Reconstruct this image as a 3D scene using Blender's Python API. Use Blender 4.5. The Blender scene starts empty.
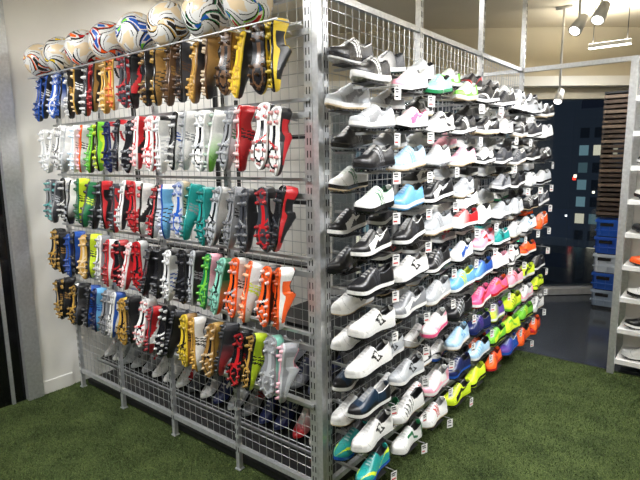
import bpy, math, random
import numpy as np
from mathutils import Vector, Matrix
random.seed(7); rng=np.random.default_rng(7)
sc=bpy.context.scene
try:
    sc.view_settings.view_transform='Standard'
except Exception: pass
col=sc.collection

def lin(c):
    c=np.array(c,float)/255.0
    return np.where(c<=0.04045,c/12.92,((c+0.055)/1.055)**2.4)

# ------------------------------------------------------------------ materials
def mat(name,rgb=(128,128,128),rough=.5,metal=0.0,attr=False,noise=None,bump=None,emit=None,coat=0.0,spec=.5):
    m=bpy.data.materials.new(name); m.use_nodes=True
    nt=m.node_tree; b=nt.nodes['Principled BSDF']
    c=lin(rgb); b.inputs['Base Color'].default_value=(*c,1)
    b.inputs['Roughness'].default_value=rough; b.inputs['Metallic'].default_value=metal
    b.inputs['Coat Weight'].default_value=coat
    b.inputs['Specular IOR Level'].default_value=spec
    if attr:
        a=nt.nodes.new('ShaderNodeAttribute'); a.attribute_name='Col'
        nt.links.new(a.outputs['Color'],b.inputs['Base Color'])
    if noise:
        sc_,amt=noise
        tc=nt.nodes.new('ShaderNodeTexCoord'); n=nt.nodes.new('ShaderNodeTexNoise'); n.inputs['Scale'].default_value=sc_
        n.inputs['Detail'].default_value=4
        nt.links.new(tc.outputs['Object'],n.inputs['Vector'])
        r=nt.nodes.new('ShaderNodeValToRGB')
        r.color_ramp.elements[0].position=.3; r.color_ramp.elements[1].position=.7
        r.color_ramp.elements[0].color=(*(c*(1-amt)),1); r.color_ramp.elements[1].color=(*np.minimum(c*(1+amt),1),1)
        nt.links.new(n.outputs['Fac'],r.inputs['Fac']); nt.links.new(r.outputs['Color'],b.inputs['Base Color'])
    if bump:
        tc=nt.nodes.new('ShaderNodeTexCoord'); n=nt.nodes.new('ShaderNodeTexNoise'); n.inputs['Scale'].default_value=bump[0]
        nt.links.new(tc.outputs['Object'],n.inputs['Vector'])
        bp=nt.nodes.new('ShaderNodeBump'); bp.inputs['Strength'].default_value=bump[1]; bp.inputs['Distance'].default_value=.01
        nt.links.new(n.outputs['Fac'],bp.inputs['Height']); nt.links.new(bp.outputs['Normal'],b.inputs['Normal'])
    if emit:
        b.inputs['Emission Color'].default_value=(*lin(emit[0]),1); b.inputs['Emission Strength'].default_value=emit[1]
    return m
M_shoe=mat('shoe_upper_fabric',attr=True,rough=.33,bump=(500,.12))
M_sole=mat('shoe_rubber',attr=True,rough=.22)
M_steel=mat('brushed_steel',(196,198,200),.3,.6,noise=(60,.12))
M_wire=mat('chrome_wire',(184,186,187),.3,.6)
M_slot=mat('slot_dark',(18,18,20),.8)
M_black=mat('black_powder_coat',(22,22,24),.45)
M_white=mat('white_panel',(232,231,227),.6,noise=(3,.05))
M_paper=mat('price_paper',attr=True,rough=.6)
M_blackgloss=mat('black_gloss_panel',(14,14,16),.12)
M_ceil=mat('ceiling_paint',(220,211,190),.8,noise=(2,.04))
M_wall=mat('wall_paint',(204,195,172),.8,noise=(2,.04))
M_soffit=mat('soffit_white',(235,232,222),.6)
M_floor=mat('polished_grey_floor',(58,62,68),.14,noise=(5,.15))
M_sill=mat('stone_sill',(170,170,168),.3,noise=(20,.1))
M_lampwhite=mat('lamp_housing_white',(225,224,220),.4)
M_glow=mat('lamp_diffuser',(255,255,255),.5,emit=((255,250,240),10))
M_cable=mat('cable_black',(30,30,30),.5)

# ------------------------------------------------------------------ mesh builder
class MB:
    def __init__(s): s.V=[];s.Q=[];s.T=[];s.qc=[];s.tc=[];s.qm=[];s.tm=[];s.n=0
    def add(s,V,Q,C=None,m=0,tri=False):
        V=np.asarray(V,float);Q=np.asarray(Q,int)
        if C is None: C=np.ones((len(Q),3))*.5
        C=np.asarray(C,float)
        if C.ndim==1: C=np.tile(C,(len(Q),1))
        mm=np.full(len(Q),m) if np.isscalar(m) else np.asarray(m)
        if tri: s.T.append(Q+s.n); s.tc.append(C); s.tm.append(mm)
        else: s.Q.append(Q+s.n); s.qc.append(C); s.qm.append(mm)
        s.V.append(V); s.n+=len(V)
    def box(s,a,b,C=None,m=0,R=None,o=None):
        a=np.array(a,float);b=np.array(b,float)
        V=np.array([[x,y,z] for x in (a[0],b[0]) for y in (a[1],b[1]) for z in (a[2],b[2])])
        if R is not None: V=V@np.array(R).T
        if o is not None: V=V+np.array(o)
        Q=[[0,1,3,2],[4,6,7,5],[0,4,5,1],[2,3,7,6],[0,2,6,4],[1,5,7,3]]
        s.add(V,Q,C,m)
    def cyl(s,p,q,r0,r1=None,n=10,C=None,m=0,caps=True):
        r1=r0 if r1 is None else r1
        p=np.array(p,float);q=np.array(q,float);d=q-p;d/=np.linalg.norm(d)
        h=np.array([1,0,0]) if abs(d[0])<.8 else np.array([0,1,0])
        u=np.cross(d,h);u/=np.linalg.norm(u);v=np.cross(d,u)
        a=np.arange(n)*2*np.pi/n
        ring=np.outer(np.cos(a),u)+np.outer(np.sin(a),v)
        V=np.vstack([p+ring*r0,q+ring*r1,[p],[q]])
        Q=[[i,(i+1)%n,n+(i+1)%n,n+i] for i in range(n)]
        s.add(V,Q,C,m)
        if caps:
            T=[[2*n,(i+1)%n,i] for i in range(n)]+[[2*n+1,n+i,n+(i+1)%n] for i in range(n)]
            base=s.n; s.n-=len(V)
            T=np.array(T); s.T.append(T+s.n); s.tc.append(np.tile(np.ones(3)*.5 if C is None else np.asarray(C),(len(T),1))); s.tm.append(np.full(len(T),m)); s.n=base
    def build(s,name,mats,smooth=False,parent=None,color=True):
        V=np.vstack(s.V)
        Q=np.vstack(s.Q) if s.Q else np.zeros((0,4),int)
        T=np.vstack(s.T) if s.T else np.zeros((0,3),int)
        me=bpy.data.meshes.new(name)
        nl=Q.size+T.size; nf=len(Q)+len(T)
        me.vertices.add(len(V)); me.vertices.foreach_set('co',V.astype(np.float32).ravel())
        me.loops.add(nl); me.polygons.add(nf)
        me.loops.foreach_set('vertex_index',np.concatenate([Q.ravel(),T.ravel()]).astype(np.int32))
        tot=np.concatenate([np.full(len(Q),4),np.full(len(T),3)]).astype(np.int32)
        st=np.concatenate([[0],np.cumsum(tot)[:-1]]).astype(np.int32)
        me.polygons.foreach_set('loop_start',st)
        me.polygons.foreach_set('material_index',np.concatenate(s.qm+s.tm).astype(np.int32))
        me.polygons.foreach_set('use_smooth',np.full(nf,smooth,dtype=bool))
        for m in mats: me.materials.append(m)
        me.update(calc_edges=True)
        if color:
            at=me.color_attributes.new('Col','FLOAT_COLOR','CORNER')
            C=np.vstack(s.qc+s.tc); C=np.repeat(C,tot,axis=0)
            at.data.foreach_set('color',np.hstack([C,np.ones((len(C),1))]).astype(np.float32).ravel())
        me.validate()
        ob=bpy.data.objects.new(name,me); col.objects.link(ob)
        if parent: ob.parent=parent
        return ob
def empty(name,loc=(0,0,0)):
    e=bpy.data.objects.new(name,None); col.objects.link(e); e.empty_display_size=.1; e.location=loc; return e

# ------------------------------------------------------------------ shoe geometry
L=.275
def wfun(u,side):
    xs=[0,.1,.2,.35,.5,.62,.72,.82,.92,1]
    out=[.030,.032,.032,.030,.034,.040,.042,.040,.033,.024] if side>0 else [.030,.031,.029,.024,.028,.037,.042,.040,.031,.022]
    w=np.interp(u,xs,out)
    w=np.where(u<.1,w*np.sqrt(np.clip(1-((.1-u)/.1)**2,0,1)),w)
    w=np.where(u>.80,w*np.sqrt(np.clip(1-((u-.80)/.20)**2.0,0,1)),w)
    return w
def shoe_geo(kind):
    cleat=kind=='cleat'
    n=72 if not cleat else 54;m=36
    k=np.linspace(0,1,n+1)
    u=.6*k+.4*(1-np.cos(np.pi*k))/2
    ts=.007 if cleat else .020
    spring=lambda x:.018*np.clip((x-.66)/.34,0,1)**2+ (.004*np.clip((.12-x)/.12,0,1)) + (.004*np.exp(-((x-.42)/.12)**2) if cleat else 0)
    hx=[0,.05,.12,.25,.36,.43,.48,.56,.68,.8,.9,.97,1]
    hz=[.070,.076,.070,.056,.062,.084,.088,.073,.055,.042,.034,.025,.010]
    h=np.interp(u,hx,hz)*(0.92 if cleat else 1.0)
    o=np.clip((u-.035)/.05,0,1)*np.clip((.44-u)/.05,0,1)
    o=o*o*(3-2*o)
    t=np.linspace(0,1,m+1)
    V=[];P=[];FU=[];FT=[];Q=[]
    U,T=np.meshgrid(u,t,indexing='ij')
    H=h[:,None];O=o[:,None]
    wp=wfun(u,1)[:,None];wn=wfun(u,-1)[:,None]
    ca=np.cos(np.pi*T);sa=np.sin(np.pi*T)
    W=np.where(ca>0,wp,wn)
    yc=W*np.sign(ca)*np.abs(ca)**.85; zc=H*np.abs(sa)**.8
    tt=np.clip(np.minimum(T,1-T)/.38,0,1)
    edge=.66
    yo=W*np.sign(.5-T)*(1-(1-edge)*tt**1.6+.05*np.sin(np.pi*tt)); zo=H*tt
    ins=(T>.381)&(T<.619)
    f=(T-.381)/(.238)
    yi=(wp*edge*(1-f)-wn*edge*f); zi=H-(H-.012)*np.clip(np.sin(np.pi*f),0,1)**.4
    yo=np.where(ins,yi*.92,yo); zo=np.where(ins,zi,zo)
    Y=(1-O)*yc+O*yo; Z=(1-O)*zc+O*zo
    idx=np.arange(n+1)[:,None]
    per=3
    lace=(U>.5)&(U<.70)&(np.abs(T-.5)<.085)
    Z=Z+np.where(lace&(idx%per==0),.0025,0)
    X=U*L - np.where((U>.38)&(U<.6),(Z/.085)*.012,0)*np.clip((.6-U)/.1,0,1)
    X=X-np.where(U<.05,.004*np.sin(np.pi*np.clip(Z/.07,0,1)),0)
    Z=Z+ts+spring(U)
    V.append(np.stack([X,Y,Z],-1).reshape(-1,3))
    def grid(a,b,off):
        i,j=np.meshgrid(np.arange(a),np.arange(b),indexing='ij')
        i=i.ravel();j=j.ravel();w=b+1
        return np.stack([off+i*w+j,off+(i+1)*w+j,off+(i+1)*w+j+1,off+i*w+j+1],-1),i,j
    q,i,j=grid(n,m,0)
    fu=(u[i]+u[i+1])/2; ft=(t[j]+t[j+1])/2; fo=(o[i]+o[i+1])/2
    part=np.zeros(len(q),int)
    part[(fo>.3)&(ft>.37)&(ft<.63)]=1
    tong=(fu>.42)&(fu<.72)&(np.abs(ft-.5)<.10)&(part!=1); part[tong]=6
    lc=(fu>.5)&(fu<.70)&(np.abs(ft-.5)<.085)&((i%per)==0); part[lc]=2
    collar=(fo>.3)&(((ft>.33)&(ft<=.37))|((ft>=.63)&(ft<.67))); part[collar]=7
    Q.append(q);P.append(part);FU.append(fu);FT.append(ft)
    off=(n+1)*(m+1)
    for sgn in (1,-1):
        w=wfun(u,sgn)
        lev=[0,.3,.45,.8,1.0] 
        X2=[];
        for lz in lev:
            ex=1.0+(.06 if not cleat else .02)*(1-abs(lz-.5)*.8)-(.10 if lz==0 else 0)
            z=lz*ts*1.25+spring(u)
            xx=(u-.5)*(1+(.03 if not cleat else .01)*(1 if lz>0 else .2))*L+.5*L
            X2.append(np.stack([xx,sgn*w*ex,z],-1))
        A=np.stack(X2,1).reshape(-1,3)
        q,i,j=grid(n,len(lev)-1,off)
        V.append(A);Q.append(q);P.append(np.full(len(q),3));FU.append((u[i]+u[i+1])/2);FT.append((j+.5)/4)
        off+=len(A)
    mb=12
    v=np.linspace(0,1,mb+1)
    w1=wfun(u,1)[:,None]*.96;w2=-wfun(u,-1)[:,None]*.96
    Yb=w1*(1-v)+w2*v; Xb=np.repeat(u[:,None]*L,mb+1,1); 
    Zb=np.repeat(spring(u)[:,None],mb+1,1)+ (0.003*np.sin(np.pi*v)[None,:] if cleat else 0)
    V.append(np.stack([Xb,Yb,Zb],-1).reshape(-1,3))
    q,i,j=grid(n,mb,off);Q.append(q);P.append(np.full(len(q),4));FU.append((u[i]+u[i+1])/2);FT.append((v[j]+v[j+1])/2)
    off+=(n+1)*(mb+1)
    if cleat:
        st=[(.93,.1,.0045),(.86,.75,.005),(.86,-.75,.005),(.74,.82,.0055),(.74,-.82,.0055),(.73,0,.0045),(.61,.8,.0055),(.61,-.8,.0055),(.24,.7,.006),(.24,-.7,.006),(.1,.62,.006),(.1,-.62,.006)]
        hh=.014
    else:
        st=[(a,b,.0045) for a in (.12,.24,.58,.68,.78,.88) for b in (-.65,0,.65)]; hh=.006
    a6=np.arange(6)*np.pi/3
    for (su,sy,r) in st:
        y=sy*float(wfun(np.array([su]),1 if sy>0 else -1)[0]); z=float(spring(np.array([su]))[0])
        r1=r*1.35
        b=np.stack([su*L+r1*np.cos(a6)*1.3,y+r1*np.sin(a6),np.full(6,z+.003)],-1)
        e=np.stack([su*L+r*.75*np.cos(a6)*1.3,y+r*.7*np.sin(a6),np.full(6,z-hh)],-1)
        V.append(np.vstack([b,e]))
        q=np.array([[c,(c+1)%6,6+(c+1)%6,6+c] for c in range(6)]+[[6,7,8,9],[6,9,10,11]])+off
        Q.append(q);P.append(np.array([8]*6+[5]*2));FU.append(np.full(8,su));FT.append(np.full(8,.5));off+=12
    return dict(V=np.vstack(V),Q=np.vstack(Q),P=np.concatenate(P),U=np.concatenate(FU),T=np.concatenate(FT))
GEO={'turf':shoe_geo('turf'),'cleat':shoe_geo('cleat')}

PAL=dict(k=(24,24,27),w=(226,226,224),g=(132,134,138),s=(176,180,184),d=(58,60,66),r=(178,32,38),p=(232,90,136),P=(240,168,186),o=(238,96,38),
 y=(220,190,56),Y=(206,230,50),l=(112,190,56),G=(26,108,66),t=(32,146,142),m=(140,208,188),b=(34,80,165),B=(26,36,84),c=(104,166,210),C=(168,202,224),
 v=(86,60,146),u=(146,110,58),U=(92,66,44),e=(210,190,158),n=(22,42,62),a=(186,146,68))
PL={k:lin(v) for k,v in PAL.items()}
def colors(g,c1,c2,c3,sole,stud,style,kind):
    P,U,T=g['P'],g['U'],g['T']
    C=np.tile(c1,(len(P),1)).astype(float)
    up=(P==0)
    sd=np.minimum(T,1-T)*2
    side=up&(sd<.74)
    if style==0:
        ph=(U-.40-(.16*(sd-.35)))
        k=np.zeros(len(P),bool)
        for s_ in (0,.06,.12): k|=(np.abs(ph-s_)<.014)
        C[side&k]=c2
    elif style==1:
        f=.18+1.5*np.clip(.62-U,0,1)**1.3
        wd=.05+.14*np.clip((U-.25)/.4,0,1)
        C[side&(np.abs(sd-f)<wd)&(U>.14)&(U<.72)]=c2
    elif style==2:
        dd=np.abs(U-.40)/.15+np.abs(sd-.34)/.26
        C[side&(dd<1)&(dd>.58)]=c2
        C[up&(U<.05)]=c2
        C[up&(U>.9)]=c1*.8
    elif style==3:
        f=np.clip((U-.35)/.5,0,1)[:,None]
        C=np.where(up[:,None],c1*(1-f)+c2*f,C)
    elif style==4:
        k=side&(np.abs(sd-(.15+ (U-.25)*1.2))<.10)&(U>.22)&(U<.62); C[k]=c2
        C[up&(U<.1)]=c2
    elif style==5:
        C[up&(U>.84)]=c2; C[side&(U<.18)]=c2; C[side&(sd<.14)]=c2
    elif style==6:
        k=(np.sin((U*1.0-.12*sd)*90)>.55)&(U>.4)&(U<.7); C[side&k]=c2
        C[up&(U<.08)]=c3
    elif style==7:
        k=(sd>.2+.35*np.sin(U*9))&(sd<.34+.35*np.sin(U*9+.3)); C[up&k]=c2
    C[up&(np.abs(U-.80+.25*(sd-.5)**2)<.006)]*=.6
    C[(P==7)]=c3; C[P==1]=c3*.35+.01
    C[P==6]=c1*.75+c3*.25
    lacec=c2 if (c1.mean()>.4) else PL['w']
    C[P==2]=lacec*.3+PL['w']*.1+c1*.5
    C[P==3]=sole
    if kind=='turf':
        C[(P==3)&(T<.26)]=stud
        C[P==4]=stud
        C[(P==5)|(P==8)]=stud*.8
    else:
        C[P==4]=sole
        ce=(P==4)&(np.abs(T-.5)<.16)&(U>.28)&(U<.56); C[ce]=c3
        rr=np.abs(U-.75)/.2; 
        k=(P==4)&(np.abs(np.hypot(rr,(T-.5)/.42)-.75)<.14); C[k]=c3
        k=(P==4)&(np.abs(np.hypot((U-.13)/.12,(T-.5)/.45)-.7)<.2); C[k]=c3*.5+sole*.5
        k=(P==4)&(np.abs(U-.5-.12*T)<.018); C[k]=stud
        C[(P==5)]=stud; C[P==8]=stud*.6+sole*.4
    return np.clip(C*(1+rng.normal(0,.03,(len(P),1))),0,1)
def matidx(g): return np.where(np.isin(g['P'],[3,4,5,8]),1,0)
def put(mb,kind,R,o,c1,c2,c3,sole,stud,style,mirror=False,scale=1.0,wide=1.0):
    g=GEO[kind]; V=g['V'].copy(); V[:,0]-=L/2
    V=V*scale*np.array([1,wide,1])
    Q=g['Q']
    if mirror: V[:,1]*=-1; Q=Q[:,::-1]
    V=V@np.array(R).T+np.array(o)
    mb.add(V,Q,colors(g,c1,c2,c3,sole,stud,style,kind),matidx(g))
def E(rx,ry,rz): 
    return np.array(Matrix.Rotation(rz,3,'Z')@Matrix.Rotation(ry,3,'Y')@Matrix.Rotation(rx,3,'X'))
rad=math.radians

# ------------------------------------------------------------------ RIGHT FACE shoes
cols=[
 ['kwk','sgw','kgk','wGk','kwk','kdk','wkw','wkw','nkw','wkw','tYb'],
 ['wPw','wpw','Ccw','ccw','kdw','wkw','gwk','kwk','skw','wkw','wGw'],
 ['mwG','wkw','wsw','kww','sgw','kgw','sww','wPp','wkw','wPw','wrw'],
 ['wlw','kwk','Psw','sgw','rww','wbw','cYw','ksk','Cck','Bkb','YkY'],
 ['kwk','kwd','wkw','kdk','wsw','Prw','bcw','prw','BvB','Ccw','YYk'],
 ['kdw','wkw','dkw','gdw','sww','tkw','wPw','por','vYk','lYk','orr'],
 ['wkw','kwk','dgw','kdk','swG','wsw','wkw','Prw','Ykl','YlY','bvb'],
 ['skw','dkw','kdw','wsw','kwk','wcw','orw','Ykk','wPw','lYk','oro'],
 ['kgw','wsw','kwk','swk','dgw','owo','wkw','kdk','Ykk','wgw','oro'],
]
mb=MB(); br=MB(); tg=MB()
for ci in range(9):
    s=.10+.3*ci
    for r in range(11):
        code=cols[ci][r]
        z=1.885-.168*r+rng.uniform(-.01,.01)
        c1,c2,so=[PL[x] for x in code]
        st=[0,1,4,6,5,3,2,0,1,7,6][(r*3+ci*5)%11]
        if ci==0: st=[0,1,0,0,1,0,2,2,5,2,7][r]
        if ci==1 and r in (5,8): st=2
        for layer in (1,0):
            if layer==0 and rng.random()<.06: continue
            if layer==1 and ci>0 and rng.random()<.03: continue
            a=c1;b_=c2
            if layer==0 and rng.random()<.5:
                a=PL['wkwkkskgd'[rng.integers(9)]]; b_=PL['kwrs'[rng.integers(4)]]
                if ci==0: a,b_=c1,c2
            zz=z+(0.083 if layer==0 else 0)
            X=.085 if layer==0 else .195
            yaw=-math.pi/2+rad(rng.uniform(-12,3) if layer else rng.uniform(-8,2))
            R=E(rad(rng.uniform(-5,5)),rad(rng.uniform(2,10)),yaw)
            jy=rng.uniform(-.02,.02)
            soc=so if so.mean()>.3 or rng.random()<.6 else PL['w']
            studc=[PL['e'],PL['k'],PL['d'],b_][rng.integers(4)]
            acc=[b_,PL['k'],a*.6][rng.integers(3)]
            if a.mean()<.2: acc=[PL['k'],PL['d'],PL['w']][rng.integers(3)]
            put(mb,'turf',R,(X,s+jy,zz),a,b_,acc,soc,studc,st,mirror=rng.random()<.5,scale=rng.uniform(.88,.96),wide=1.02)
            br.box((0,s-.006+jy,zz-.022),(X+.02,s+.006+jy,zz-.012),m=0)
            br.box((X-.035,s-.08+jy,zz-.013),(X+.035,s+.06+jy,zz-.009),m=1)
        if rng.random()<.6:
            ty=s+.10; tx=.252; tz=z-.04
            R=E(0,0,rad(rng.uniform(-35,-5)))
            tw,th=.018,.024
            base=lin((222,222,220))
            tg.box((-.0008,-tw,-th),(.0008,tw,th),base,0,R,(tx,ty,tz))
            for li,(zz2,wd,c_) in enumerate([(.016,.015,(40,40,44)),(.006,.012,(90,90,94)),(-.012,.014,(190,40,40) if rng.random()<.5 else (40,40,40))]):
                tg.box((.0009,-wd,zz2-.003),(.0014,wd*rng.uniform(.2,.9),zz2+.003),lin(c_),0,R,(tx,ty,tz))
            tg.box((-.25,-.0015,th+.004),(.0,.0015,th+.007),lin((150,150,150)),0,None,(tx,ty,tz))
            tg.box((-.0015,-.0015,th-.002),(.0015,.0015,th+.007),lin((150,150,150)),0,None,(tx,ty,tz))
rackp=empty('shoe_display_rack')
mb.build('indoor_soccer_shoes',[M_shoe,M_sole],True,rackp)
br.build('shoe_brackets',[M_wire,M_black],False,rackp,False)
tg.build('price_tags',[M_paper],False,rackp)

# ------------------------------------------------------------------ LEFT FACE cleats (sole, stud, accent, upper)
rows=[
 ['bkwk','bwkb','kbwb','kwak','aewk','dwrk','kruk','aeda','arkw','drkr','kgrk','kukk','kaku','UkuU','kUUd','uaUk','Ueku','UkUu','yakk','kUyk','kyyk'],
 ['wsgw','wksw','swgw','wCgw','oCkw','lGkw','kYlY','Bkrw','kdrw','kgww','wrkr','wssw','kwbw','skgw','wsgw','wGlw','gsGs','rwkr','wrkw','wrkr'],
 ['gtsd','kwsw','kskw','GkkY','dkYG','kdkk','kgrk','dkdr','wdrk','rkrw','krkw','bwkc','sbke','tkgt','tkkt','skkw','gdkg','dgkk','drkw','kdrk'],
 ['kauk','bBkB','kdkb','aekk','dkdY','wkgk','rkwr','krrk','wrkr','rkww','kdkk','wsbw','kdkk','skgk','GlwP','mkoG','oskw','oeYw','owko','okwo'],
 ['kauk','kauw','dkkk','kdkb','Bkbc','gkgd','wkbw','akyk','kdkk','wrkw','drwr','kwgk','kdkk','ykku','aakw','ueua','dkrd','krrk','kakY','gsmk','sPgs'],
]
cm=MB(); hg=MB()
zr=[1.99,1.672,1.342,1.012,.684]
for ri,row in enumerate(rows):
    nC=22; step=2.05/21
    for i in range(nC):
        code=row[min(int(i*len(row)/nC),len(row)-1)]
        so,stc,ac,upc=[PL[x] for x in code]
        x=-2.15+step*i+ (.006 if i%2==0 else -.006)+rng.uniform(-.006,.006)
        z=zr[ri]+rng.uniform(-.016,.012)
        Rb=np.array([[0,-1,0],[0,0,1],[-1,0,0]]).astype(float)
        tilt=rad(rng.uniform(-14,-2)); yawz=rad(rng.uniform(-36,-10) if i%2==1 else rng.uniform(-22,6)); roll=rad(rng.uniform(-7,7))
        R=np.array(Matrix.Rotation(yawz,3,'Z')@Matrix.Rotation(roll,3,'Y')@Matrix.Rotation(tilt,3,'X'))@Rb
        dd=R@np.array([0,0,-.055])
        o=np.array([x,-.085,z])+dd
        sty=[0,1,5,3,6,4,0][(ri*7+i//2*3)%7]
        put(cm,'cleat',R,o,upc,ac,stc if rng.random()<.5 else PL['k'],so,stc,sty,mirror=i%2==0,scale=1.0,wide=1.06)
        hg.cyl((x,-.0,z+.09),(x,-.08,z+.10),.004,n=6)
        hg.cyl((x,-.08,z+.10),(x,-.085,z+.06),.004,n=6)
    hg.box((-2.19,-.03,zr[ri]+.098-.012),(-.02,-.012,zr[ri]+.098+.012))
    hg.box((-2.19,-.04,zr[ri]-.168),(-.02,-.022,zr[ri]-.155))
cm.build('football_boots',[M_shoe,M_sole],True,rackp)
hg.build('hanging_rails',[M_wire],False,rackp,False)

# ------------------------------------------------------------------ RACK frame
fr=MB()
H0=2.24
def wire(a,b,r=.0016): 
    fr.cyl(a,b,r,n=4,m=1,caps=False)
for i in range(45):
    xx=-2.2+i*.05; wire((xx,0,.12),(xx,0,H0))
for i in range(43):
    zz=.14+i*.05; wire((-2.2,.003,zz),(0,.003,zz))
for i in range(52):
    yy=i*.05; wire((0,yy,.12),(0,yy,H0))
for i in range(43):
    zz=.14+i*.05; wire((-.003,0,zz),(-.003,2.55,zz))
for i in range(45):
    xx=-2.2+i*.05; wire((xx,2.55,.12),(xx,2.55,H0))
for i in range(22):
    zz=.14+i*.1; wire((-2.2,2.55,zz),(0,2.55,zz))
def post(x,y,z1,w=.02,slots=None):
    fr.box((x-w,y-w,0),(x+w,y+w,z1),m=0)
    fr.box((x-w*1.5,y-w*1.5,0),(x+w*1.5,y+w*1.5,.006),m=0)
    if slots:
        z=.1
        while z<min(z1,2.9)-.03:
            for d in (-.008,.008):
                if '-y' in slots: fr.box((x+d-.0025,y-w-.0006,z),(x+d+.0025,y-w+.001,z+.028),m=2)
                if '+x' in slots: fr.box((x+w-.001,y+d-.0025,z),(x+w+.0006,y+d+.0025,z+.028),m=2)
            z+=.05
CZ=2.95
post(-.028,-.004,CZ,.019,'-y'); post(.008,.028,CZ,.016,'+x'); fr.box((-.012,-.02,0),(.02,.016,CZ),m=0)
for x in (-.55,-1.1,-1.65,-2.18): post(x,-.002,H0,.012,'-y')
for y in (.85,1.7,2.55): post(.002,y,CZ,.015,'+x')
for x in (-1.1,-2.18): post(x,2.55,H0,.016)
for z in (.12,H0):
    fr.box((-2.2,-.012,z-.013),(0,.012,z+.013),m=0)
    fr.box((-.012,0,z-.013),(.012,2.55,z+.013),m=0)
    fr.box((-2.2,2.538,z-.013),(0,2.562,z+.013),m=0)
fr.box((-2.2,-.010,.49),(0,.010,.51),m=0)
fr.box((0,2.535,H0-.016),(2.2,2.565,H0+.016),m=0)
fr.cyl((-2.18,-.03,2.122),(-.05,-.03,2.122),.004,n=6,m=1)
fr.cyl((-2.18,-.17,2.112),(-.05,-.17,2.112),.004,n=6,m=1)
for i in range(9): fr.cyl((-2.15+i*.26,0,2.122),(-2.15+i*.26,-.17,2.112),.003,n=4,m=1)
fr.box((-2.17,.03,.015),(-.04,2.52,.05),m=3)  # black deck added to darken the floor seen inside the rack
for z in (.26,.52):
    fr.box((-2.12,-.17,-.005),(-.08,.17,.003),m=3,R=E(rad(28),0,0),o=(0,.24,z))
    fr.box((-2.12,-.17,.003),(-.08,-.163,.03),m=0,R=E(rad(28),0,0),o=(0,.24,z))
for x in (-.36,-1.2,-2.1):
    for y in (.5,1.5): fr.box((x-.012,y-.012,.05),(x+.012,y+.012,2.1),m=3)
for z in (.3,.65,1.0,1.35,1.7):
    fr.box((-2.1,.45,z),(-.35,.5,z+.02),m=3)
fr.build('rack_frame',[M_steel,M_wire,M_slot,M_black],False,rackp,False)
ins=MB()
for z in (.26,.52):
    for i in range(17):
        c=PL['kwdnsgkBws'[rng.integers(10)]]
        R=np.array(Matrix.Rotation(rad(28),3,'X')@Matrix.Rotation(rad(-90+rng.uniform(-6,6)),3,'Z'))
        o=np.array([-2.02+i*.118,.22,z])+np.array(Matrix.Rotation(rad(28),3,'X'))@np.array([0,0,.018])
        put(ins,'cleat',R,o,c,PL['wsgkr'[rng.integers(5)]],PL['k'],PL['k'],PL['gk'[rng.integers(2)]],i%6,mirror=i%2==0,scale=.95)
ins.build('stock_boots',[M_shoe,M_sole],True,rackp)

# ------------------------------------------------------------------ BALLS
M_ball=mat('ball_print',attr=True,rough=.25,coat=.4,bump=(40,.05))
def ball(loc,cs,seed):
    bpy.ops.mesh.primitive_ico_sphere_add(subdivisions=6,radius=.102,location=loc)
    o=bpy.context.object;o.name='soccer_ball';o.data.name='soccer_ball'
    me=o.data
    n=len(me.polygons);C=np.empty(n*3);me.polygons.foreach_get('center',C);C=C.reshape(-1,3);C/=np.linalg.norm(C,axis=1)[:,None]
    me.polygons.foreach_set('use_smooth',np.ones(n,bool))
    q=np.array(Matrix.Rotation(seed*1.7,3,'X')@Matrix.Rotation(seed*2.3+.4,3,'Z')@Matrix.Rotation(seed,3,'Y'))
    C=C@q.T
    ax=np.argmax(np.abs(C),axis=1); sgn=np.sign(C[np.arange(n),ax])
    a=C[np.arange(n),(ax+1)%3]*sgn; b=C[np.arange(n),(ax+2)%3]
    r=np.hypot(a,b); th=np.arctan2(b,a)
    arm=np.sin(2*th+r*3.2+ (ax*1.1))
    w_=PL['w']*.82
    col_=np.tile(w_,(n,1))
    A,B_,D=[PL[c] for c in cs]
    col_[(arm>.50)]=A
    col_[np.abs(arm-.58)<.12]=PL['k']
    col_[arm>.84]=w_
    col_[(arm>.84)&(r<.35)]=B_
    col_[(arm>.93)&(r>.45)]=D
    col_[np.abs(arm+.25)<.07]=PL['k']
    col_[(arm<-.7)&(r>.45)]=PL['e']
    at=me.color_attributes.new('Col','FLOAT_COLOR','CORNER')
    cc=np.hstack([np.repeat(np.clip(col_,0,1),3,axis=0),np.ones((n*3,1))]);at.data.foreach_set('color',cc.astype(np.float32).ravel())
    o.data.materials.append(M_ball)
bsets=['oak','kye','kro','rob','blb','aek','Gbk','lbr','rbk']
for i in range(8):
    ball((-2.09+.262*i,-.115,2.215),bsets[i],1.7*i+.4)

# ------------------------------------------------------------------ ROOM
def slab(name,a,b,m):
    k=MB();k.box(a,b);return k.build(name,[m],False,None,False)
tm=bpy.data.materials.new('artificial_turf');tm.use_nodes=True;nt=tm.node_tree;b=nt.nodes['Principled BSDF'];b.inputs['Roughness'].default_value=.85;b.inputs['Specular IOR Level'].default_value=.1
tc=nt.nodes.new('ShaderNodeTexCoord')
n1=nt.nodes.new('ShaderNodeTexNoise');n1.inputs['Scale'].default_value=150;n1.inputs['Detail'].default_value=3
n2=nt.nodes.new('ShaderNodeTexNoise');n2.inputs['Scale'].default_value=5;n2.inputs['Detail'].default_value=4
for n in(n1,n2): nt.links.new(tc.outputs['Object'],n.inputs['Vector'])
r=nt.nodes.new('ShaderNodeValToRGB');r.color_ramp.elements[0].position=.36;r.color_ramp.elements[1].position=.66
r.color_ramp.elements[0].color=(*lin((26,38,20)),1);r.color_ramp.elements[1].color=(*lin((94,108,62)),1)
ad=nt.nodes.new('ShaderNodeMath');ad.operation='MULTIPLY_ADD';ad.inputs[1].default_value=.35;
nt.links.new(n2.outputs['Fac'],ad.inputs[0]);
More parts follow.
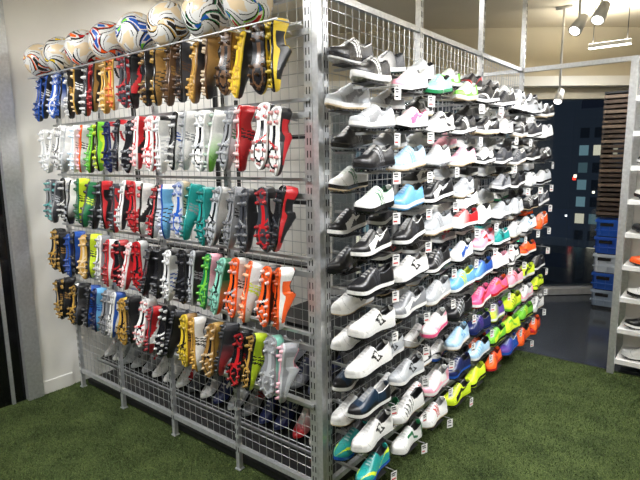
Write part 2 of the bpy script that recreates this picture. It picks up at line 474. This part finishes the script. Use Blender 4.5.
su=nt.nodes.new('ShaderNodeMath');su.operation='MULTIPLY';su.inputs[1].default_value=.65;nt.links.new(n1.outputs['Fac'],su.inputs[0]);nt.links.new(su.outputs[0],ad.inputs[2])
nt.links.new(ad.outputs[0],r.inputs['Fac']);nt.links.new(r.outputs['Color'],b.inputs['Base Color'])
bp=nt.nodes.new('ShaderNodeBump');bp.inputs['Strength'].default_value=.8;bp.inputs['Distance'].default_value=.02;nt.links.new(n1.outputs['Fac'],bp.inputs['Height']);nt.links.new(bp.outputs['Normal'],b.inputs['Normal'])
bl=mat('turf_blade',attr=True,rough=.7,spec=.2)
tf=MB();tf.box((-2.3,-4,-.03),(4.5,2.53,-.002))
N=120000
bx=rng.uniform(-2.28,1.6,N);by=rng.uniform(-1.4,2.52,N);ba=rng.uniform(0,6.28,N);bh=rng.uniform(.006,.014,N);lx=rng.normal(0,.006,N);ly=rng.normal(0,.006,N)
w=.002
BV=np.stack([np.stack([bx-w*np.cos(ba),by-w*np.sin(ba),np.full(N,-.002)],-1),np.stack([bx+w*np.cos(ba),by+w*np.sin(ba),np.full(N,-.002)],-1),np.stack([bx+lx,by+ly,bh],-1)],1).reshape(-1,3)
bc=np.outer(rng.uniform(.3,2.4,N),lin((62,76,42)));
tf.add(BV,np.arange(3*N).reshape(-1,3),bc,1,tri=True)
tf.build('floor_turf',[tm,bl])
slab('floor_polished',(-2.6,2.53,-.03),(5,8,-.008),M_floor)
slab('trim_turf_edge',(-2.28,2.52,-.03),(4.5,2.535,-.001),M_black)
slab('ceiling',(-3,-4.1,CZ),(5,8.5,CZ+.05),M_ceil)
slab('wall_left',(-2.36,-.24,0),(-2.28,3.6,CZ),M_white)
slab('wall_left_dark',(-2.36,-4,0),(-2.3,-.34,CZ),M_blackgloss)
slab('trim_steel_column',(-2.36,-.34,0),(-2.255,-.24,CZ),M_steel)
slab('baseboard_left',(-2.28,-.24,0),(-2.268,-.03,.09),M_white)
slab('wall_back',(-2.4,-4.1,0),(5,-4,CZ),M_wall)
slab('wall_right',(4.5,-4,0),(4.6,8,CZ),M_wall)
k=MB()
for y in(-.42,-1.35,-2.3):k.box((-2.3,y-.01,0),(-2.285,y+.01,CZ))
k.build('trim_dark_wall',[M_steel],False,None,False)
P0,Pc,P2=np.array([-2.34,3.05]),np.array([.35,4.6]),np.array([2.3,7.2])
ts=np.linspace(0,1,41);BZ=np.array([(1-t)**2*P0+2*t*(1-t)*Pc+t*t*P2 for t in ts])
tan=np.gradient(BZ,axis=0);tan/=np.linalg.norm(tan,axis=1)[:,None];nor=np.stack([tan[:,1],-tan[:,0]],-1)
def strip(mb,off0,off1,z0,z1,m=0):
    a=BZ+nor*off0;b_=BZ+nor*off1
    n=len(BZ);V=np.vstack([np.c_[a,np.full(n,z0)],np.c_[a,np.full(n,z1)],np.c_[b_,np.full(n,z1)],np.c_[b_,np.full(n,z0)]])
    Q=[]
    for i in range(n-1):
        for kk in range(4):
            k2=(kk+1)%4;Q.append([kk*n+i,kk*n+i+1,k2*n+i+1,k2*n+i])
    mb.add(V,Q,None,m)
k=MB();strip(k,0,-.12,2.20,CZ);k.build('wall_window_header',[M_wall],False,None,False)
k=MB();strip(k,.16,0,2.32,2.42);k.build('trim_curved_soffit',[M_soffit],False,None,False)
k=MB();strip(k,.10,-.1,0,.07);k.build('trim_window_sill',[M_sill],False,None,False)
gm=bpy.data.materials.new('window_glass');gm.use_nodes=True;nt=gm.node_tree
for n in list(nt.nodes):
    if n.type!='OUTPUT_MATERIAL': nt.nodes.remove(n)
out=[n for n in nt.nodes if n.type=='OUTPUT_MATERIAL'][0]
tr=nt.nodes.new('ShaderNodeBsdfTransparent');tr.inputs[0].default_value=(.8,.84,.86,1);gl=nt.nodes.new('ShaderNodeBsdfGlossy');gl.inputs['Roughness'].default_value=.02
fz=nt.nodes.new('ShaderNodeFresnel');fz.inputs[0].default_value=1.5;mx=nt.nodes.new('ShaderNodeMixShader')
nt.links.new(fz.outputs[0],mx.inputs[0]);nt.links.new(tr.outputs[0],mx.inputs[1]);nt.links.new(gl.outputs[0],mx.inputs[2]);nt.links.new(mx.outputs[0],out.inputs[0])
k=MB();strip(k,-.02,-.03,.07,2.20)
k.build('window_1',[gm],False,None,False)
k=MB()
for i in (8,15,32): 
    p=BZ[i];k.box((-.02,-.04,0.07),(.02,.02,2.20),R=E(0,0,math.atan2(tan[i][1],tan[i][0])),o=(p[0],p[1],0))
k.build('trim_window_mullion',[M_black],False,None,False)
M_conc=mat('concrete_faint_glow',(62,68,76),.8,emit=((90,104,124),.16))  # faint emission stands in for night light on the facades
M_pane=mat('lit_pane',attr=True,rough=.4)
b=M_pane.node_tree.nodes['Principled BSDF'];a=[n for n in M_pane.node_tree.nodes if n.type=='ATTRIBUTE'][0]
M_pane.node_tree.links.new(a.outputs['Color'],b.inputs['Emission Color']);b.inputs['Emission Strength'].default_value=1.3
for (a,b2) in [((-9,16,-14),(-3.6,22,6)),((-3.2,19,-14),(.9,26,3.2)),((1.8,17,-14),(8,24,2.0)),((-16,20,-14),(-10,26,9))]:
    k=MB();k.box(a,b2)
    x=a[0]+.25
    while x<b2[0]-.4:
        z=-9.0
        while z<b2[2]-.5:
            q=rng.random()
            c=lin((255,244,214))*rng.uniform(.4,1) if q<.14 else (lin((150,190,200))*rng.uniform(.15,.5) if q<.36 else lin((14,18,24)))
            k.box((x,a[1]-.02,z),(x+.3,a[1]+.01,z+.36),c,1)
            z+=.62
        x+=.46
    k.build('office_building',[M_conc,M_pane])
slab('street_ground',(-40,9,-14.2),(40,60,-14),mat('asphalt_night',(20,20,22),.8))
k=MB()
for i in range(70):
    p=(rng.uniform(-4,2),14+rng.uniform(-3,0),rng.uniform(-6,1.2));c=[(255,240,210),(255,60,40),(80,255,160),(255,255,255)][i%4]
    h_=rng.uniform(.02,.045)
    k.cyl(np.array(p)-[0,0,h_],np.array(p)+[0,0,h_],h_,n=8,C=lin(c))
em=mat('street_light_glow',attr=True);b=em.node_tree.nodes['Principled BSDF'];a=[n for n in em.node_tree.nodes if n.type=='ATTRIBUTE'][0]
em.node_tree.links.new(a.outputs['Color'],b.inputs['Emission Color']);b.inputs['Emission Strength'].default_value=3
k.build('street_lights',[em])

# ------------------------------------------------------------------ right gondola
gp=empty('shoe_shelf_unit')
g=MB()
gx0,gx1,gy0,gy1=.765,1.97,2.46,2.86
for (x,y) in((gx0,gy0+.02),(gx1,gy0+.02),(gx0,gy1),(gx1,gy1)):
    g.box((x-.022,y-.022,0),(x+.022,y+.022,2.24),m=0)
g.box((gx0,gy1-.01,.05),(gx1,gy1,2.2),m=1)
zs=[.10+.235*i for i in range(9)]
for z in zs:
    g.box((gx0+.022,gy0+.03,z-.012),(gx1-.022,gy1-.01,z),m=1)
    g.box((gx0+.022,gy0+.026,z-.03),(gx1-.022,gy0+.032,z+.004),m=1)
g.build('shelf_frame',[M_steel,M_white],False,gp,False)
g=MB()
gc=['wkw','kww','owo','kow','wsw','rkw','oww','wgw','bww','kwk','wPw','YkY']
g0=['wkw','kww','wgk','ooo','kwk','wkk','kow','wsw','kwk']
for ri,z in enumerate(zs):
    if z>1.9: continue
    for i in range(4):
        c=gc[rng.integers(len(gc))] if i>0 else g0[ri]
        c1,c2,so=[PL[q] for q in c]
        put(g,'turf',E(0,0,math.pi+rad(rng.uniform(5,25))),(gx0+.185+i*.29,gy0+.13,z+.006),c1,c2,c2,so,PL['k'],[0,2,1,6][i],mirror=i%2==0)
g.build('shelf_shoes',[M_shoe,M_sole],True,gp)

cp=empty('plastic_crate_stack')
def crate(z,h,rgb,nm):
    m=mat(nm,rgb,.35)
    k=MB();x0,x1,y0,y1=.30,.86,4.22,4.62;t=.008
    k.box((x0+.02,y0+.02,z),(x1-.02,y1-.02,z+.01))
    k.box((x0+.01,y0+.01,z),(x1-.01,y0+.01+t,z+h));k.box((x0+.01,y1-.01-t,z),(x1-.01,y1-.01,z+h))
    k.box((x0+.01,y0+.01,z),(x0+.01+t,y1-.01,z+h));k.box((x1-.01-t,y0+.01,z),(x1-.01,y1-.01,z+h))
    for (a,b_) in(((x0-.006,y0-.006),(x1+.006,y0+.02)),((x0,y1-.02),(x1,y1)),((x0-.006,y0),(x0+.02,y1)),((x1-.02,y0),(x1,y1))):
        k.box((a[0],a[1],z+h-.036),(b_[0],b_[1],z+h-.008))
        k.box((a[0],a[1],z+h*.3),(b_[0],b_[1],z+h*.3+.012))
    for i in range(7):
        xx=x0+.04+i*(x1-x0-.08)/6;k.box((xx-.006,y0-.002,z+.02),(xx+.006,y0+.012,z+h-.03))
    for i in range(5):
        yy=y0+.04+i*(y1-y0-.08)/4;k.box((x0+.002,yy-.005,z+.02),(x0+.012,yy+.005,z+h-.03))
    k.box((x0+.03,y0+.006,z+h-.008),(x1-.03,y0+.01,z+h),m=1)
    k.box((x0+.04,y0-.007,z+h-.075),(x0+.16,y0+.012,z+h-.045),m=1)
    k.build(nm,[m,M_slot],False,cp,False)
crate(.02,.18,(150,165,185),'crate_grey_lower');crate(.20,.18,(40,90,185),'crate_blue_lower');crate(.38,.20,(205,214,224),'crate_clear');crate(.58,.18,(36,88,195),'crate_blue');crate(.76,.18,(30,95,205),'crate_blue_top')
k=MB();k.box((.32,4.24,-.008),(.84,4.6,.02));k.build('crate_dolly',[M_black],False,cp,False)
kp=MB()
for x in(.30,1.6):
    for y in(4.66,4.80): kp.box((x-.015,y-.015,-.008),(x+.015,y+.015,2.2),m=0)
for i in range(25):
    z=.97+i*.049
    kp.box((.28,4.30,z),(1.62,4.80,z+.03),C=None,m=1 if i%3 else 2)
for x in (.29,1.61):
    kp.box((x-.01,4.31,.95),(x+.01,4.79,2.2),m=0)
for z in (.95,2.2): kp.box((.28,4.30,z-.008),(1.62,4.8,z+.01),m=0)
for x in(1.6,): kp.box((x-.015,4.30,-.008),(x+.015,4.33,2.2),m=0)
kp.build('slatted_stock_shelf',[M_black,mat('dark_wood_board',(66,52,42),.5,noise=(12,.3)),mat('kraft_board',(100,84,70),.6)],False,None,False)

# ------------------------------------------------------------------ lamps
LC=(.97,.98,1.0)
def spot(name,p,aim,power,ang=70,stem=True,k_=1.0):
    e=empty(name,p)
    p=Vector(p);d=(Vector(aim)-p).normalized()
    k=MB();a=-d*.07*k_;b_=d*.06*k_
    k.cyl(a,b_,.030*k_,.042*k_,n=20,m=0)
    k.cyl(b_,b_+d*.003,.032*k_,.032*k_,n=20,m=1)
    if stem:
        k.box((-.008,-.008,0),(.008,.008,CZ-p.z),m=0); k.box((-.07,-.018,CZ-p.z-.025),(.07,.018,CZ-p.z),m=0)
    k.build('spot_head',[M_lampwhite,M_glow],True,e,False)
    if power>0:
        l=bpy.data.lights.new('spot_lamp','SPOT');l.energy=power;l.spot_size=rad(ang);l.spot_blend=.6;l.shadow_soft_size=.05;l.color=LC
        o=bpy.data.objects.new('spot_lamp',l);col.objects.link(o);o.parent=e;o.location=d*.10*k_
        o.rotation_euler=d.to_track_quat('-Z','Y').to_euler()
spot('track_spotlight',(.0,3.7,2.14),(-.1,2.6,.6),25)
spot('track_spotlight',(.22,3.3,2.68),(-.3,2.0,1.2),50,k_=1.3)
spot('track_spotlight',(.42,3.1,2.70),(.1,2.0,1.2),50,k_=1.3)
for (x,y,ax,ay,az,pw) in [(-2.0,-1.7,-2.0,0,1.2,85),(-1.2,-1.8,-1.1,0,1.1,90),(-.4,-1.8,-.4,0,1.2,85),(1.7,.2,.1,.3,1.1,130),(1.8,1.1,.1,1.2,1.0,140),(1.8,2.0,.1,2.1,.9,140)]:
    spot('track_spotlight',(x,y,2.8),(ax,ay,az),pw,75)  # unseen spots, added to light both rack faces
def linear(name,p,ln,axis,power,up=0,uc=(1,.93,.8)):
    e=empty(name,p);k=MB()
    hx,hy=(ln/2,.03) if axis=='x' else (.03,ln/2)
    k.box((-hx,-hy,0),(hx,hy,.035),m=0);k.box((-hx*.98,-hy*.8,-.006),(hx*.98,hy*.8,0),m=1);k.box((-hx*.98,-hy*.8,.035),(hx*.98,hy*.8,.038),m=1)
    for s_ in(-.8,.8):
        a=(hx*s_,0) if axis=='x' else (0,hy*s_)
        k.box((a[0]-.003,a[1]-.003,.035),(a[0]+.003,a[1]+.003,CZ-p[2]),m=2)
    k.build('lamp_body',[M_lampwhite,M_glow,M_cable],False,e,False)
    for pw,z,rx in((power,-.012,0),(up,.045,math.pi)):  # second lamp points up, added to brighten the ceiling
        if pw<=0: continue
        l=bpy.data.lights.new('linear_lamp','AREA');l.shape='RECTANGLE';l.size=hx*2;l.size_y=hy*2;l.energy=pw;l.color=LC if rx==0 else uc
        o=bpy.data.objects.new('linear_lamp',l);col.objects.link(o);o.parent=e;o.location=(0,0,z);o.rotation_euler=(rx,0,0)
linear('linear_pendant_lamp',(.36,3.9,2.58),.35,'x',12,14)
linear('linear_pendant_lamp',(-1.1,-1.3,2.65),2.2,'x',26,14)  # unseen lamp added to light the left face
linear('linear_pendant_lamp',(1.35,.8,2.65),2.4,'y',44,22)  # unseen lamp added to light the right face
linear('linear_pendant_lamp',(-1.1,1.0,2.82),1.8,'x',26,8)  # added for general light, hung high to stay out of view
linear('linear_pendant_lamp',(1.5,-2.2,2.65),2.0,'x',32,14)  # added general light behind the camera, unseen
linear('linear_pendant_lamp',(2.2,4.2,2.6),1.2,'y',14,36)  # unseen, added mostly to light the far ceiling from below

w=bpy.data.worlds.new('night_sky');sc.world=w;w.use_nodes=True;w.node_tree.nodes['Background'].inputs[0].default_value=(.015,.02,.035,1);w.node_tree.nodes['Background'].inputs[1].default_value=.6

cam=bpy.data.cameras.new('camera');co=bpy.data.objects.new('camera',cam);col.objects.link(co)
cam.sensor_width=36;cam.lens=510/640*36;cam.clip_start=.05;cam.clip_end=200
yaw=rad(38.4)
co.location=(2.10*math.sin(yaw)+.004,-2.10*math.cos(yaw),1.6)
co.rotation_euler=(Matrix.Rotation(yaw,3,'Z')@Matrix.Rotation(rad(90-9.2),3,'X')@Matrix.Rotation(rad(-.8),3,'Z')).to_euler()
sc.camera=co
